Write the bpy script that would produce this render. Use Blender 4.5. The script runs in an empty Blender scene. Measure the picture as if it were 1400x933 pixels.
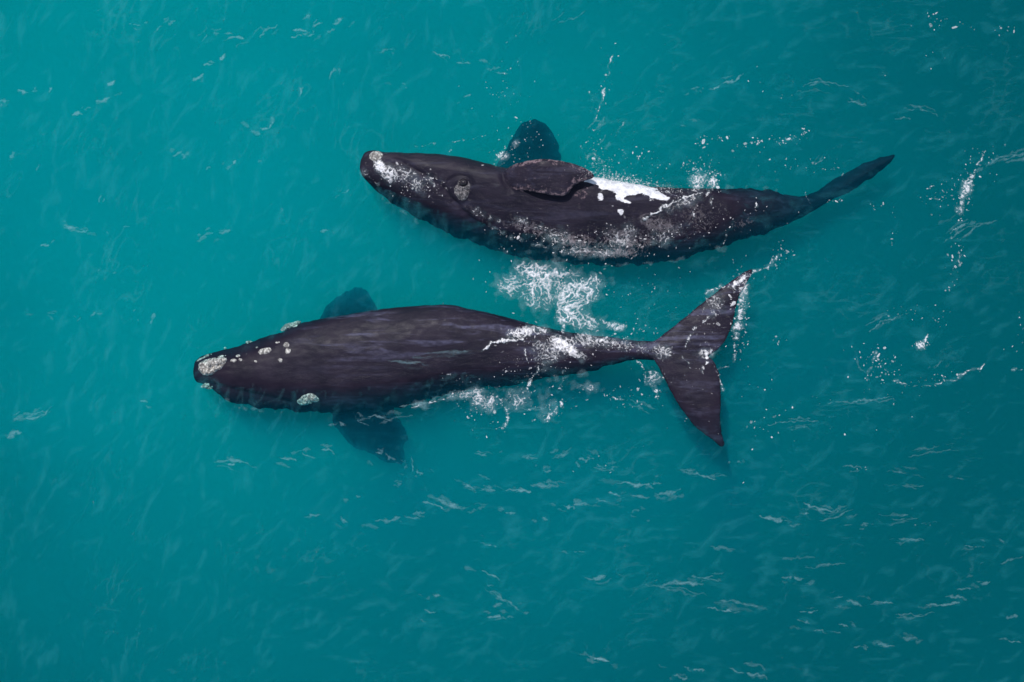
import bpy, math, random
import numpy as np
from mathutils import Vector
from mathutils.bvhtree import BVHTree

random.seed(7)
rng = np.random.default_rng(11)
sc = bpy.context.scene
COL = sc.collection

# ------------------------------------------------------------------ camera, sky, sun, exposure
SPAN = 26.0                       # metres of water across the picture
S = SPAN / 1400.0
ALT = 60.0
cam = bpy.data.cameras.new("camera")
cam.sensor_width = 36.0
cam.lens = 36.0 * ALT / SPAN
cam.clip_end = 3000.0
cam_ob = bpy.data.objects.new("camera", cam)
cam_ob.location = (0, 0, ALT)
COL.objects.link(cam_ob)
sc.camera = cam_ob

SUN_DIR = Vector((-0.17, 0.38, 0.91)).normalized()      # towards the sun
elev = math.asin(SUN_DIR.z)
azim = math.atan2(SUN_DIR.x, SUN_DIR.y)                  # clockwise from +Y
world = bpy.data.worlds.new("World")
sc.world = world
world.use_nodes = True
wn = world.node_tree.nodes
sky = wn.new("ShaderNodeTexSky")
sky.sky_type = 'NISHITA'
sky.sun_disc = False
sky.sun_elevation = elev
sky.sun_rotation = azim
bg = wn["Background"]
bg.inputs["Strength"].default_value = 0.14
world.node_tree.links.new(sky.outputs[0], bg.inputs["Color"])

sun = bpy.data.lights.new("sun", 'SUN')
sun.energy = 4.2
sun.angle = math.radians(0.5)
sun.color = (1.0, 0.98, 0.96)
sun_ob = bpy.data.objects.new("sun", sun)
sun_ob.rotation_euler = SUN_DIR.to_track_quat('Z', 'Y').to_euler()
COL.objects.link(sun_ob)

sc.view_settings.view_transform = 'Standard'
sc.view_settings.look = 'None'
sc.view_settings.exposure = 0.0
sc.view_settings.gamma = 1.0
sc.cycles.use_denoising = True
sc.cycles.max_bounces = 8
sc.cycles.volume_bounces = 5
sc.cycles.transparent_max_bounces = 24
sc.cycles.use_adaptive_sampling = False

# ------------------------------------------------------------------ helpers
def PX(x, y):
    """a point of the sea seen at photograph pixel x, y -> metres on the water"""
    return ((np.asarray(x, float) - 700.0) * S, (466.5 - np.asarray(y, float)) * S)

def P(x, y):
    a, b = PX(x, y)
    return (float(a), float(b))

def _hash(ix, iy, seed):
    h = (ix.astype(np.int64) * 374761393 + iy.astype(np.int64) * 668265263 + seed * 1442695041) & 0xffffffff
    h = ((h ^ (h >> 13)) * 1274126177) & 0xffffffff
    return h ^ (h >> 16)

def perlin(x, y, seed=0):
    x = np.asarray(x, float); y = np.asarray(y, float)
    ix = np.floor(x); iy = np.floor(y)
    fx = x - ix; fy = y - iy
    u = fx * fx * fx * (fx * (fx * 6 - 15) + 10); v = fy * fy * fy * (fy * (fy * 6 - 15) + 10)
    def g(dx, dy):
        a = (_hash(ix + dx, iy + dy, seed) & 0xffff) / 65536.0 * 2 * math.pi
        return np.cos(a) * (fx - dx) + np.sin(a) * (fy - dy)
    n0 = g(0, 0) * (1 - u) + g(1, 0) * u
    n1 = g(0, 1) * (1 - u) + g(1, 1) * u
    return (n0 * (1 - v) + n1 * v) * 1.5

def fbm(x, y, seed=0, o=3):
    s = 0; a = 1.0; t = 0
    for k in range(o):
        s = s + a * perlin(x * 2 ** k, y * 2 ** k, seed + k * 17); t += a; a *= 0.5
    return s / t

def smooth(a, b, x):
    t = np.clip((np.asarray(x, float) - a) / (b - a), 0, 1)
    return t * t * (3 - 2 * t)

def wave(x, y):
    """height of the sea's surface"""
    return 0.035 * perlin(x * 0.55, y * 0.8, 3) + 0.02 * perlin(x * 1.7 + y * 0.5, y * 2.2, 5)

def chaikin(pts, n=2, closed=True):
    p = np.array(pts, float)
    for _ in range(n):
        q = np.roll(p, -1, 0) if closed else p[1:]
        a = p if closed else p[:-1]
        r = np.empty((len(a) * 2, 2)); r[0::2] = a * 0.75 + q * 0.25; r[1::2] = a * 0.25 + q * 0.75
        p = r if closed else np.vstack([p[:1], r, p[-1:]])
    return p

def seg_dist(X, Y, pts, closed=False):
    """distance to a polyline and how far along it (0..1)"""
    p = np.array(pts, float)
    q = np.roll(p, -1, 0) if closed else p[1:]
    a = p if closed else p[:-1]
    L = np.hypot(*(q - a).T); cum = np.concatenate([[0], np.cumsum(L)]); tot = cum[-1] or 1
    best = np.full(X.shape, 1e9); along = np.zeros(X.shape)
    for k in range(len(a)):
        dx, dy = q[k] - a[k]
        t = np.clip(((X - a[k, 0]) * dx + (Y - a[k, 1]) * dy) / max(L[k] ** 2, 1e-12), 0, 1)
        d = np.hypot(X - a[k, 0] - t * dx, Y - a[k, 1] - t * dy)
        m = d < best
        best = np.where(m, d, best); along = np.where(m, (cum[k] + t * L[k]) / tot, along)
    return best, along

def sdf(X, Y, pts):
    """signed distance to a closed outline, positive inside"""
    d, _ = seg_dist(X, Y, pts, True)
    p = np.array(pts, float); q = np.roll(p, -1, 0)
    ins = np.zeros(X.shape, bool)
    for (x1, y1), (x2, y2) in zip(p, q):
        if y1 == y2: continue
        c = ((y1 > Y) != (y2 > Y)) & (X < (x2 - x1) * (Y - y1) / (y2 - y1) + x1)
        ins ^= c
    return np.where(ins, d, -d)

def field_mesh(F, x0, y0, d):
    """the region F > 0 of a grid as faces: (points, F there, faces)"""
    ny, nx = F.shape
    pos = F > 0
    c = pos[:-1, :-1] | pos[1:, :-1] | pos[:-1, 1:] | pos[1:, 1:]
    js, is_ = np.nonzero(c)
    vid = {}; V = []; VF = []; faces = []
    def node(j, i):
        k = (j, i, 0)
        if k not in vid:
            vid[k] = len(V); V.append((x0 + i * d, y0 + j * d)); VF.append(F[j, i])
        return vid[k]
    def cross(j1, i1, j2, i2):
        if (j2, i2) < (j1, i1): j1, i1, j2, i2 = j2, i2, j1, i1
        k = (j1, i1, 1 if i2 > i1 else 2)
        if k not in vid:
            a, b = F[j1, i1], F[j2, i2]; t = min(max(a / (a - b), 0.02), 0.98)
            vid[k] = len(V); V.append((x0 + (i1 + t * (i2 - i1)) * d, y0 + (j1 + t * (j2 - j1)) * d)); VF.append(0.0)
        return vid[k]
    for j, i in zip(js.tolist(), is_.tolist()):
        cs = ((j, i), (j, i + 1), (j + 1, i + 1), (j + 1, i))
        f = []
        for k in range(4):
            a = cs[k]; b = cs[(k + 1) & 3]
            if pos[a]: f.append(node(*a))
            if pos[a] != pos[b]: f.append(cross(*a, *b))
        if len(f) > 2: faces.append(f)
    return np.array(V).reshape(-1, 2), np.array(VF), faces

def mesh_ob(name, verts, faces, mat, parent=None, shade=True):
    me = bpy.data.meshes.new(name)
    me.from_pydata([tuple(map(float, v)) for v in verts], [], faces)
    me.update()
    if shade: me.polygons.foreach_set("use_smooth", [True] * len(me.polygons))
    if mat: me.materials.append(mat)
    o = bpy.data.objects.new(name, me)
    COL.objects.link(o)
    if parent: o.parent = parent
    return o

def attr(me, name, vals):
    a = me.attributes.new(name, 'FLOAT', 'POINT')
    a.data.foreach_set("value", np.asarray(vals, np.float32))

def tag(o, label=None, cat=None, group=None, kind=None):
    for k, v in (("label", label), ("category", cat), ("group", group), ("kind", kind)):
        if v: o[k] = v
    return o

class N:
    """short hand for building a material's nodes"""
    def __init__(self, name):
        self.m = bpy.data.materials.new(name); self.m.use_nodes = True
        self.t = self.m.node_tree; self.t.nodes.clear()
        self.out = self.t.nodes.new("ShaderNodeOutputMaterial")
    def n(self, typ, ins=None, **kw):
        x = self.t.nodes.new("ShaderNode" + typ)
        for k, v in kw.items(): setattr(x, k, v)
        for k, v in (ins or {}).items():
            s = x.inputs[k]
            if isinstance(v, bpy.types.NodeSocket): self.t.links.new(v, s)
            else: s.default_value = v
        return x
    def math(self, op, a, b=0.0, c=0.0, clamp=False):
        return self.n("Math", {0: a, 1: b, 2: c}, operation=op, use_clamp=clamp).outputs[0]
    def mixc(self, f, a, b):
        return self.n("Mix", {0: f, 6: a, 7: b}, data_type='RGBA').outputs[2]
    def noise(self, vec, scale, detail=3.0, rough=0.55, dist=0.0):
        return self.n("TexNoise", {"Vector": vec, "Scale": scale, "Detail": detail, "Roughness": rough, "Distortion": dist}).outputs[0]
    def ramp(self, v, lo, hi, a=0.0, b=1.0):
        return self.n("MapRange", {0: v, 1: lo, 2: hi, 3: a, 4: b}, interpolation_type='SMOOTHSTEP').outputs[0]
    def at(self, name):
        return self.n("Attribute", attribute_name=name).outputs["Fac"]
    def stretch(self, v, sx, sy, sz, rot=0.0):
        return self.n("Mapping", {"Vector": v, "Scale": (sx, sy, sz), "Rotation": (0, 0, rot)}).outputs[0]
    def surf(self, s): self.t.links.new(s.outputs[0], self.out.inputs["Surface"])

# ------------------------------------------------------------------ materials
def mat_water():
    b = N("sea_water")
    s = b.n("VolumeScatter", {"Color": (0.004, 0.058, 0.094, 1), "Density": 1.0, "Anisotropy": 0.0})
    a = b.n("VolumeAbsorption", {"Color": (0.0, 0.919, 0.901, 1), "Density": 1.5})
    add = b.n("AddShader"); b.t.links.new(s.outputs[0], add.inputs[0]); b.t.links.new(a.outputs[0], add.inputs[1])
    b.t.links.new(add.outputs[0], b.out.inputs["Volume"])
    return b.m

def mat_brighten():
    b = N("brightening_scatter")
    s = b.n("VolumeScatter", {"Color": (0.003, 0.265, 0.365, 1), "Density": 1.0, "Anisotropy": 0.0})
    b.t.links.new(s.outputs[0], b.out.inputs["Volume"])
    return b.m

def mat_sand():
    b = N("sea_sand")
    co = b.n("TexCoord").outputs["Object"]
    n1 = b.noise(co, 0.12, 4, 0.6)
    n2 = b.noise(b.stretch(co, 1, 2.2, 1, 0.5), 0.7, 4, 0.6)
    f = b.ramp(b.math('ADD', b.math('MULTIPLY', n1, 0.6), b.math('MULTIPLY', n2, 0.4)), 0.35, 0.65)
    c = b.mixc(f, (0.40, 0.36, 0.25, 1), (0.50, 0.46, 0.34, 1))
    p = b.n("BsdfPrincipled", {"Base Color": c, "Roughness": 0.9})
    b.surf(p); return b.m

def mat_skin():
    b = N("wet_black_skin")
    co = b.n("TexCoord").outputs["Object"]
    cloud = b.noise(co, 1.1, 4, 0.6)
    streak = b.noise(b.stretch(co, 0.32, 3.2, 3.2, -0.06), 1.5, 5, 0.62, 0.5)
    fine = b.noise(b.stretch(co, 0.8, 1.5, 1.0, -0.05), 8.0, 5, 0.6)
    painted_sheen = b.ramp(streak, 0.50, 0.64)  # sky sheen of the water film, painted into the skin colour
    f = b.math('MULTIPLY', painted_sheen, b.ramp(fine, 0.35, 0.65, 0.35, 1.0))
    f = b.math('MULTIPLY', f, b.at("painted_sheen"))
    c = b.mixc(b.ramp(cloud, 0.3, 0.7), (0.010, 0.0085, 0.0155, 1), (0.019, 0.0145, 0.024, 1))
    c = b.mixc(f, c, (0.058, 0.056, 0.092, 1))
    # brown-pink mottling along the raised flipper
    mot = b.noise(co, 9.0, 7, 0.76, 0.4)
    m = b.ramp(b.math('ADD', mot, b.math('MULTIPLY', b.at("mottle"), 0.13)), 0.60, 0.69)
    m = b.math('MULTIPLY', m, b.ramp(b.at("mottle"), 0.0, 0.30))
    c = b.mixc(b.math('MULTIPLY', m, 0.9), c, (0.17, 0.118, 0.13, 1))
    # white birthmark on the belly, ragged at its edge
    w = b.math('ADD', b.at("white"), b.math('MULTIPLY', b.math('SUBTRACT', b.noise(b.stretch(co, 0.55, 1.7, 1), 5.0, 6, 0.68, 0.3), 0.5), 0.62))
    w = b.ramp(w, -0.008, 0.012)
    c = b.mixc(w, c, b.mixc(b.ramp(b.noise(co, 7, 5, 0.7), 0.35, 0.65), (0.44, 0.43, 0.45, 1), (0.74, 0.72, 0.72, 1)))
    bump = b.n("Bump", {"Height": b.math('ADD', fine, b.math('MULTIPLY', b.noise(co, 26, 3), 0.35)), "Strength": 0.14, "Distance": 0.05})
    film = b.n("Bump", {"Height": b.math('ADD', b.noise(b.stretch(co, 1.0, 2.4, 1.5, -0.1), 5.0, 4, 0.6), b.math('MULTIPLY', b.noise(b.stretch(co, 1.0, 1.8, 1.5, -0.1), 22.0, 2), 0.25)),
                       "Strength": 0.75, "Distance": 0.12})
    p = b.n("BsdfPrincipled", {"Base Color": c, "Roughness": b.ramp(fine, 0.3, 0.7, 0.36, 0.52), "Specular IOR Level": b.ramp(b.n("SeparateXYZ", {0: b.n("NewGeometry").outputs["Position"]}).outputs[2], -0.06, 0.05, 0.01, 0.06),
                               "Normal": bump.outputs[0], "Coat Roughness": 0.13, "Coat IOR": 1.33, "Coat Normal": film.outputs[0],
                               "Coat Weight": b.ramp(b.n("SeparateXYZ", {0: b.n("NewGeometry").outputs["Position"]}).outputs[2], 0.0, 0.08, 0.0, 0.35)})
    b.surf(p); return b.m

def mat_callosity(name="callosity_crust", lo=(0.15, 0.14, 0.13, 1), hi=(0.58, 0.555, 0.51, 1)):
    b = N(name)
    co = b.n("TexCoord").outputs["Object"]
    n = b.noise(co, 17, 5, 0.7)
    v = b.n("TexVoronoi", {"Vector": co, "Scale": 16.0}).outputs["Distance"]
    f = b.ramp(b.math('ADD', n, b.math('MULTIPLY', v, -0.25)), 0.30, 0.52)
    c = b.mixc(f, lo, hi)
    bump = b.n("Bump", {"Height": n, "Strength": 0.7, "Distance": 0.06})
    p = b.n("BsdfPrincipled", {"Base Color": c, "Roughness": 0.8, "Normal": bump.outputs[0]})
    b.surf(p); return b.m

def mat_eye():
    b = N("eye_dark")
    co = b.n("TexCoord").outputs["Object"]
    c = b.mixc(b.ramp(b.noise(co, 20, 3), 0.4, 0.6), (0.012, 0.009, 0.010, 1), (0.03, 0.022, 0.024, 1))
    b.surf(b.n("BsdfPrincipled", {"Base Color": c, "Roughness": 0.15})); return b.m

def mat_foam(name, col, dense, attrib="cover"):
    """bubbles: white where thick, letting what is below show where thin"""
    b = N(name)
    co = b.n("TexCoord").outputs["Object"]
    n = b.noise(co, 22, 4, 0.65)
    f = b.math('MULTIPLY', b.at(attrib), b.ramp(n, 0.28, 0.62, 0.42, 1.0))
    f = b.math('MULTIPLY', f, dense, clamp=True)
    d = b.n("BsdfDiffuse", {"Color": col})
    t = b.n("BsdfTransparent")
    m = b.n("MixShader", {0: f}); b.t.links.new(t.outputs[0], m.inputs[1]); b.t.links.new(d.outputs[0], m.inputs[2])
    b.surf(m); return b.m

M_WATER, M_BRIGHTEN, M_SAND, M_SKIN, M_CAL, M_EYE = mat_water(), mat_brighten(), mat_sand(), mat_skin(), mat_callosity(), mat_eye()
M_CAL_GREY = mat_callosity("grey_callosity_crust", (0.05, 0.045, 0.048, 1), (0.24, 0.22, 0.22, 1))
M_FOAM = mat_foam("white_foam", (0.80, 0.775, 0.785, 1), 1.0)
M_FLECK = mat_foam("glint_foam", (0.34, 0.54, 0.58, 1), 0.23)  # ripple glints and thin foam, both as pale diffuse colour
M_CHURN = mat_foam("churned_bubbles", (0.42, 0.60, 0.64, 1), 0.16)
M_NET = mat_foam("ripple_crest", (0.20, 0.56, 0.62, 1), 0.035)  # sky reflection on fine ripples, painted as a pale tint
M_FROTH = mat_foam("brown_froth", (0.46, 0.40, 0.42, 1), 0.36)
M_FILM = mat_foam("bubble_film", (0.10, 0.50, 0.58, 1), 0.07)

# ------------------------------------------------------------------ the setting: sea floor and water
def axis(inner, step, outer):
    a = list(np.arange(-inner, inner + 1e-6, step))
    k = inner; s = step; ext = []
    while k < outer:
        s *= 1.5; k += s; ext.append(min(k, outer))
    return np.array([-e for e in ext[::-1]] + a + ext)

def grid(ax, ay, zf):
    X, Y = np.meshgrid(ax, ay)
    Z = zf(X, Y)
    n = len(ax)
    V = np.stack([X.ravel(), Y.ravel(), Z.ravel()], 1)
    F = [(j * n + i, j * n + i + 1, (j + 1) * n + i + 1, (j + 1) * n + i) for j in range(len(ay) - 1) for i in range(n - 1)]
    return V, F

def floor_z(x, y):
    t = (x * 0.86 - y * 0.42 + 1.5) / 11.0
    return -(11.0 + 1.0 * np.tanh(t)) + 0.45 * perlin(x * 0.13, y * 0.13, 41) + 0.10 * perlin(x * 0.6, y * 0.9, 43)

ax = axis(26.0, 0.5, 700.0)
V, F = grid(ax, ax, floor_z)
tag(mesh_ob("sea_floor", V, F, M_SAND), kind="structure")

ax = axis(17.0, 0.25, 700.0)
V, F = grid(ax, ax, lambda x, y: wave(x, y) * smooth(690, 100, np.maximum(abs(x), abs(y))))
n = len(ax); nv = len(V)
rim = [i for i in range(n)] + [(j + 1) * n - 1 for j in range(1, n)] + [n * n - 1 - i for i in range(1, n)] + [(n - 1 - j) * n for j in range(1, n - 1)]
low = np.array([(V[i][0], V[i][1], -14.0) for i in rim])
V = np.vstack([V, low]); m = len(rim)
F += [(rim[k], nv + k, nv + (k + 1) % m, rim[(k + 1) % m]) for k in range(m)]
F.append([nv + k for k in range(m)][::-1])
tag(mesh_ob("water", V, F, M_WATER), kind="structure")

def brighten_t(x, y):
    """how thick the added scattering cloud is: it thins out all round"""
    r = np.hypot(x + 6.5, y - 5.0)
    return 0.04 + 3.2 * (0.6 * smooth(12.5, 5.0, r) + 0.4 * smooth(21.0, 9.0, r)) * (1 + 0.30 * perlin(x * 0.17, y * 0.17, 47) + 0.15 * perlin(x * 0.5, y * 0.6, 48))
def brighten_top(x, y):
    r = np.hypot(x + 6.5, y - 5.0)
    return -1.0 - 1.1 * (0.6 * smooth(4.5, 12.5, r) + 0.4 * smooth(9.0, 21.0, r)) - 0.18 * perlin(x * 0.2, y * 0.2, 49) - 0.10 * perlin(x * 0.55, y * 0.7, 50)
ax = axis(20.0, 0.5, 600.0)
V, F = grid(ax, ax, brighten_top)
V2, F2 = grid(ax, ax, lambda x, y: brighten_top(x, y) - brighten_t(x, y))
n = len(ax); nv = len(V)
rim = [i for i in range(n)] + [(j + 1) * n - 1 for j in range(1, n)] + [n * n - 1 - i for i in range(1, n)] + [(n - 1 - j) * n for j in range(1, n - 1)]
F = list(F) + [tuple(nv + k for k in q[::-1]) for q in F2] + [(rim[k], nv + rim[k], nv + rim[(k + 1) % len(rim)], rim[(k + 1) % len(rim)]) for k in range(len(rim))]
tag(mesh_ob("brightening_layer", np.vstack([V, V2]), F, M_BRIGHTEN), kind="structure")  # scattering layer added to brighten the water towards the upper left

# ------------------------------------------------------------------ whales
def interp(tab, xs, col):
    t = np.array(tab, float)
    x, y = t[:, 0], t[:, col]
    # monotone cubic through the stations
    h = np.diff(x); d = np.diff(y) / h
    mm = np.zeros(len(x)); mm[0], mm[-1] = d[0], d[-1]
    for k in range(1, len(x) - 1):
        mm[k] = 0 if d[k - 1] * d[k] <= 0 else 2 / (1 / d[k - 1] + 1 / d[k])
    i = np.clip(np.searchsorted(x, xs) - 1, 0, len(h) - 1)
    u = (xs - x[i]) / h[i]
    return ((2 * u ** 3 - 3 * u ** 2 + 1) * y[i] + (u ** 3 - 2 * u ** 2 + u) * h[i] * mm[i]
            + (-2 * u ** 3 + 3 * u ** 2) * y[i + 1] + (u ** 3 - u ** 2) * h[i] * mm[i + 1])

def loft(tab, n=170, m=56):
    """a body through stations (px, top edge py, bottom edge py, centre z, half height, lean)"""
    x0, x1 = tab[0][0], tab[-1][0]
    u = 0.5 - 0.5 * np.cos(np.linspace(0.0, math.pi, n)); u = 0.75 * u + 0.25 * np.linspace(0, 1, n)
    xs = x0 + (x1 - x0) * u
    T, B, zc, hb, k = (interp(tab, xs, c) for c in range(1, 6))
    V = []; F = []
    for i in range(n):
        X, yt = P(xs[i], T[i]); _, yb = P(xs[i], B[i])
        A = max((yt - yb) / 2, 0.01); yc = (yt + yb) / 2
        b = max(hb[i], 0.01); kb = min(k[i] * b, 0.92 * A)
        a = math.sqrt(max(A * A - kb * kb, 1e-6))
        for j in range(m):
            t = 2 * math.pi * j / m
            s_ = math.sin(t)
            V.append((X, yc + a * math.cos(t) + kb * s_, zc[i] + (b if s_ > 0 else 0.75 * A + 0.25 * b) * s_))
    for i in range(n - 1):
        for j in range(m):
            F.append((i * m + j, (i + 1) * m + j, (i + 1) * m + (j + 1) % m, i * m + (j + 1) % m))
    F.append(list(range(m))); F.append([(n - 1) * m + j for j in range(m)][::-1])
    return V, F

def blade(outline, zf, thick, edge, d=0.045, wob=0.0, droop=0.0):
    """a flipper or fluke: closed, thick along its middle and thin at its rim"""
    pts = np.stack(PX(*chaikin(outline).T), 1)
    lo = pts.min(0) - 0.15; hi = pts.max(0) + 0.15
    gx = np.arange(lo[0], hi[0], d); gy = np.arange(lo[1], hi[1], d)
    X, Y = np.meshgrid(gx, gy)
    D = sdf(X, Y, pts) + wob * perlin(X * 4, Y * 4, 77)
    v2, f, faces = field_mesh(D, lo[0], lo[1], d)
    h = thick * np.clip(f / edge, 0, 1) ** 0.55
    z0 = zf(v2[:, 0], v2[:, 1]) - droop * (1 - np.clip(f / 0.32, 0, 1)) ** 2
    nv = len(v2)
    top = np.column_stack([v2, z0 + h + 0.02]); bot = np.column_stack([v2, z0 - h - 0.02])
    F = [list(q) for q in faces] + [[nv + k for k in q[::-1]] for q in faces]
    # close the rim
    cnt = {}
    for q in faces:
        for a, b in zip(q, q[1:] + q[:1]):
            cnt[(a, b)] = 1
    for (a, b) in cnt:
        if (b, a) not in cnt: F.append([b, a, nv + a, nv + b])
    return np.vstack([top, bot]).tolist(), F

def fuse(name, pieces, voxel, parent, smooth_n=4):
    """the pieces grown together into one skin"""
    V = []; F = []
    for v, f in pieces:
        o = len(V); V += [tuple(p) for p in v]; F += [[o + k for k in q] for q in f]
    o = mesh_ob(name, V, F, None)
    r = o.modifiers.new("remesh", 'REMESH'); r.mode = 'VOXEL'; r.voxel_size = voxel; r.use_smooth_shade = True
    s = o.modifiers.new("smooth", 'SMOOTH'); s.iterations = smooth_n; s.factor = 0.5
    dg = bpy.context.evaluated_depsgraph_get(); dg.update()
    me = bpy.data.meshes.new_from_object(o.evaluated_get(dg))
    old = o.data; o.modifiers.clear(); o.data = me; bpy.data.meshes.remove(old)
    me.name = name
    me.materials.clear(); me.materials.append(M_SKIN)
    me.polygons.foreach_set("use_smooth", [True] * len(me.polygons))
    o.parent = parent
    return o

def verts(me):
    a = np.empty(len(me.vertices) * 3, np.float32); me.vertices.foreach_get("co", a); return a.reshape(-1, 3).astype(float)

def norms(me):
    a = np.empty(len(me.vertices) * 3, np.float32); me.vertices.foreach_get("normal", a); return a.reshape(-1, 3).astype(float)

def relief(o, grooves, seed):
    """folds, lumps and the ragged outline of the parts under water"""
    me = o.data; v = verts(me); nn = norms(me)
    up = np.clip(nn[:, 2], 0, 1)
    d = 0.025 * fbm(v[:, 0] * 0.9, v[:, 1] * 1.6, seed, 3) + 0.010 * perlin(v[:, 0] * 4, v[:, 1] * 7, seed + 5)
    for pts, depth, w in grooves:
        p = np.stack(PX(*chaikin(pts, 2, False).T), 1)
        q, al = seg_dist(v[:, 0], v[:, 1], p)
        d -= depth * np.exp(-(q / w) ** 2) * up * smooth(0, 0.15, al) * smooth(1, 0.85, al)
    v += nn * d[:, None]
    dep = smooth(-0.12, -0.6, v[:, 2])
    amp = 0.06 * dep * np.where(v[:, 0] > PX(1075, 0)[0], 0.35, 1.0)
    v[:, 0] += amp * 0.6 * perlin(v[:, 0] * 2.6, v[:, 1] * 3.4, seed + 9)
    v[:, 1] += amp * (perlin(v[:, 0] * 3.0, v[:, 1] * 1.2, seed + 11) + 0.6 * perlin(v[:, 0] * 7.5, v[:, 1] * 3, seed + 13))
    me.vertices.foreach_set("co", v.astype(np.float32).ravel()); me.update()

TREES = []
def make_tree(o):
    me = o.data
    TREES.append(BVHTree.FromPolygons([tuple(c) for c in verts(me)], [tuple(p.vertices) for p in me.polygons]))

DOWN = Vector((0, 0, -1))
def skin_z(x, y, only=None):
    best = -99.0
    for k, t in enumerate(TREES):
        if only is not None and k != only: continue
        hit = t.ray_cast(Vector((x, y, 6.0)), DOWN)
        if hit[0] is not None: best = max(best, hit[0].z)
    return best

def skin_zs(v2, only=None): return np.array([skin_z(float(a), float(b), only) for a, b in v2])

def crust(outline, parent, which, height=0.06, seed=0, name="callosity", mat=None, ragged=0.03, d=0.022):
    pts = np.stack(PX(*chaikin(outline).T), 1)
    lo = pts.min(0) - 0.1; hi = pts.max(0) + 0.1
    X, Y = np.meshgrid(np.arange(lo[0], hi[0], d), np.arange(lo[1], hi[1], d))
    D = sdf(X, Y, pts) + ragged * fbm(X * 5, Y * 5, 300 + seed, 3)
    v2, f, faces = field_mesh(D, lo[0], lo[1], d)
    if not len(faces): return None
    z = skin_zs(v2, which)
    z = np.where(z < -50, np.median(z[z > -50]) if (z > -50).any() else 0, z)
    h = height * np.clip(f / 0.07, 0, 1) ** 0.6 * np.maximum(0.75 + 0.8 * perlin(v2[:, 0] * 8, v2[:, 1] * 8, seed) + 0.5 * perlin(v2[:, 0] * 19, v2[:, 1] * 19, seed + 3), 0.1)
    return mesh_ob(name, np.column_stack([v2, z - 0.012 + h]), faces, mat or M_CAL, parent)

def ell(cx, cy, rx, ry, rot=0.0, n=9, jit=0.12):
    out = []
    for k in range(n):
        t = 2 * math.pi * k / n; r = 1 + random.uniform(-jit, jit)
        a, b = rx * r * math.cos(t), ry * r * math.sin(t)
        c, s = math.cos(rot), math.sin(rot)
        out.append((cx + a * c - b * s, cy + a * s + b * c))
    return out

def Q(pts, ox, oy, k=4.0): return [(ox + a / k, oy + b / k) for a, b in pts]

# ---- the whale swimming belly down (lower in the picture)
whale = bpy.data.objects.new("whale", None); COL.objects.link(whale)
tag(whale, "black whale swimming back up with crusted head and tail flukes spread flat", "whale", "whales swimming at the surface")
W1 = [  # px, top, bottom, depth of the widest line, height above it, lean
    (261.5, 505, 513, -0.3, 0.06, 0),
    (264, 496, 521, -0.32, 0.16, 0.1),
    (272, 489, 526, -0.34, 0.26, 0.2),
    (288, 483, 534, -0.38, 0.34, 0.25),
    (312, 477, 551, -0.385, 0.385, 0.3),
    (345, 466, 557, -0.432, 0.472, 0.4),
    (380, 455, 561, -0.464, 0.564, 0.45),
    (412, 441, 564, -0.496, 0.656, 0.5),
    (450, 434, 567, -0.511, 0.731, 0.55),
    (512, 424, 563, -0.528, 0.808, 0.6),
    (560, 419, 554, -0.528, 0.838, 0.6),
    (610, 416.5, 541, -0.496, 0.796, 0.55),
    (652, 424, 533, -0.464, 0.704, 0.5),
    (700, 436, 527, -0.417, 0.597, 0.45),
    (740, 446, 519, -0.37, 0.49, 0.4),
    (785, 455, 513, -0.338, 0.408, 0.3),
    (835, 461, 500, -0.29, 0.33, 0.2),
    (872, 466, 492, -0.243, 0.263, 0.1),
    (900, 467, 493, -0.14, 0.23, 0),
    (925, 471, 495, -0.12, 0.18, 0),
    (950, 480, 490, -0.1, 0.1, 0)]
fl_up = [(880, 470), (896, 466), (912, 453), (941, 430), (973, 403), (999, 384), (1014, 374), (1027, 366), (1031, 370), (1020, 388), (1009, 406), (1004, 430), (1001, 448),
         (989, 471), (975, 483), (962, 490), (930, 492), (890, 492)]
fl_dn = [(880, 470), (905, 466), (950, 470), (966, 487), (975, 492), (984, 512), (986, 546), (985.5, 575), (988, 594), (992, 606), (990, 614), (983, 612), (976, 603), (957, 591), (936, 567),
         (917, 538), (906, 514), (894, 492)]
fp_far = [(426, 452), (432, 431), (440, 417), (456, 401), (472, 392), (489, 391), (501, 400), (509, 414), (514, 432), (506, 460), (460, 470)]
fp_near = [(440, 545), (447, 575), (455, 594), (474, 615), (510, 631), (533, 640), (547, 641), (549, 627), (547, 611), (556, 606), (551, 590), (536, 566), (528, 545), (480, 535)]
def z_near(x, y):
    t = (P(0, 548)[1] - y) / (90 * S); return -1.0 - 0.75 * np.clip(t, -0.3, 1.2)
def z_far(x, y):
    t = (y - P(0, 440)[1]) / (50 * S); return -1.12 - 0.40 * np.clip(t, -0.4, 1.2)
body = fuse("body", [loft(W1),
                     blade(fl_up, lambda x, y: 0.02 + 0.05 * smooth(P(0, 470)[1], P(0, 400)[1], y) + 0 * x, 0.085, 0.42),
                     blade(fl_dn, lambda x, y: 0.02 - 0.14 * smooth(P(0, 500)[1], P(0, 600)[1], y) + 0 * x, 0.085, 0.42),
                     blade(fp_far, z_far, 0.13, 0.5, wob=0.03, droop=0.35), blade(fp_near, z_near, 0.13, 0.5, wob=0.05, droop=0.35)], 0.04, whale)
relief(body, [([(266, 522), (300, 528), (345, 540), (385, 548), (410, 556)], 0.05, 0.06),
              ([(300, 483), (345, 476), (385, 468)], 0.03, 0.05)], 20)
make_tree(body)
v = verts(body.data)
xs_px = v[:, 0] / S + 700
attr(body.data, "painted_sheen", smooth(380, 470, xs_px) * (0.35 + 0.65 * smooth(P(0, 505)[1], P(0, 465)[1], v[:, 1])))  # painted sheen, stronger on the sunward half of the back
attr(body.data, "mottle", np.zeros(len(v)))
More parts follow.
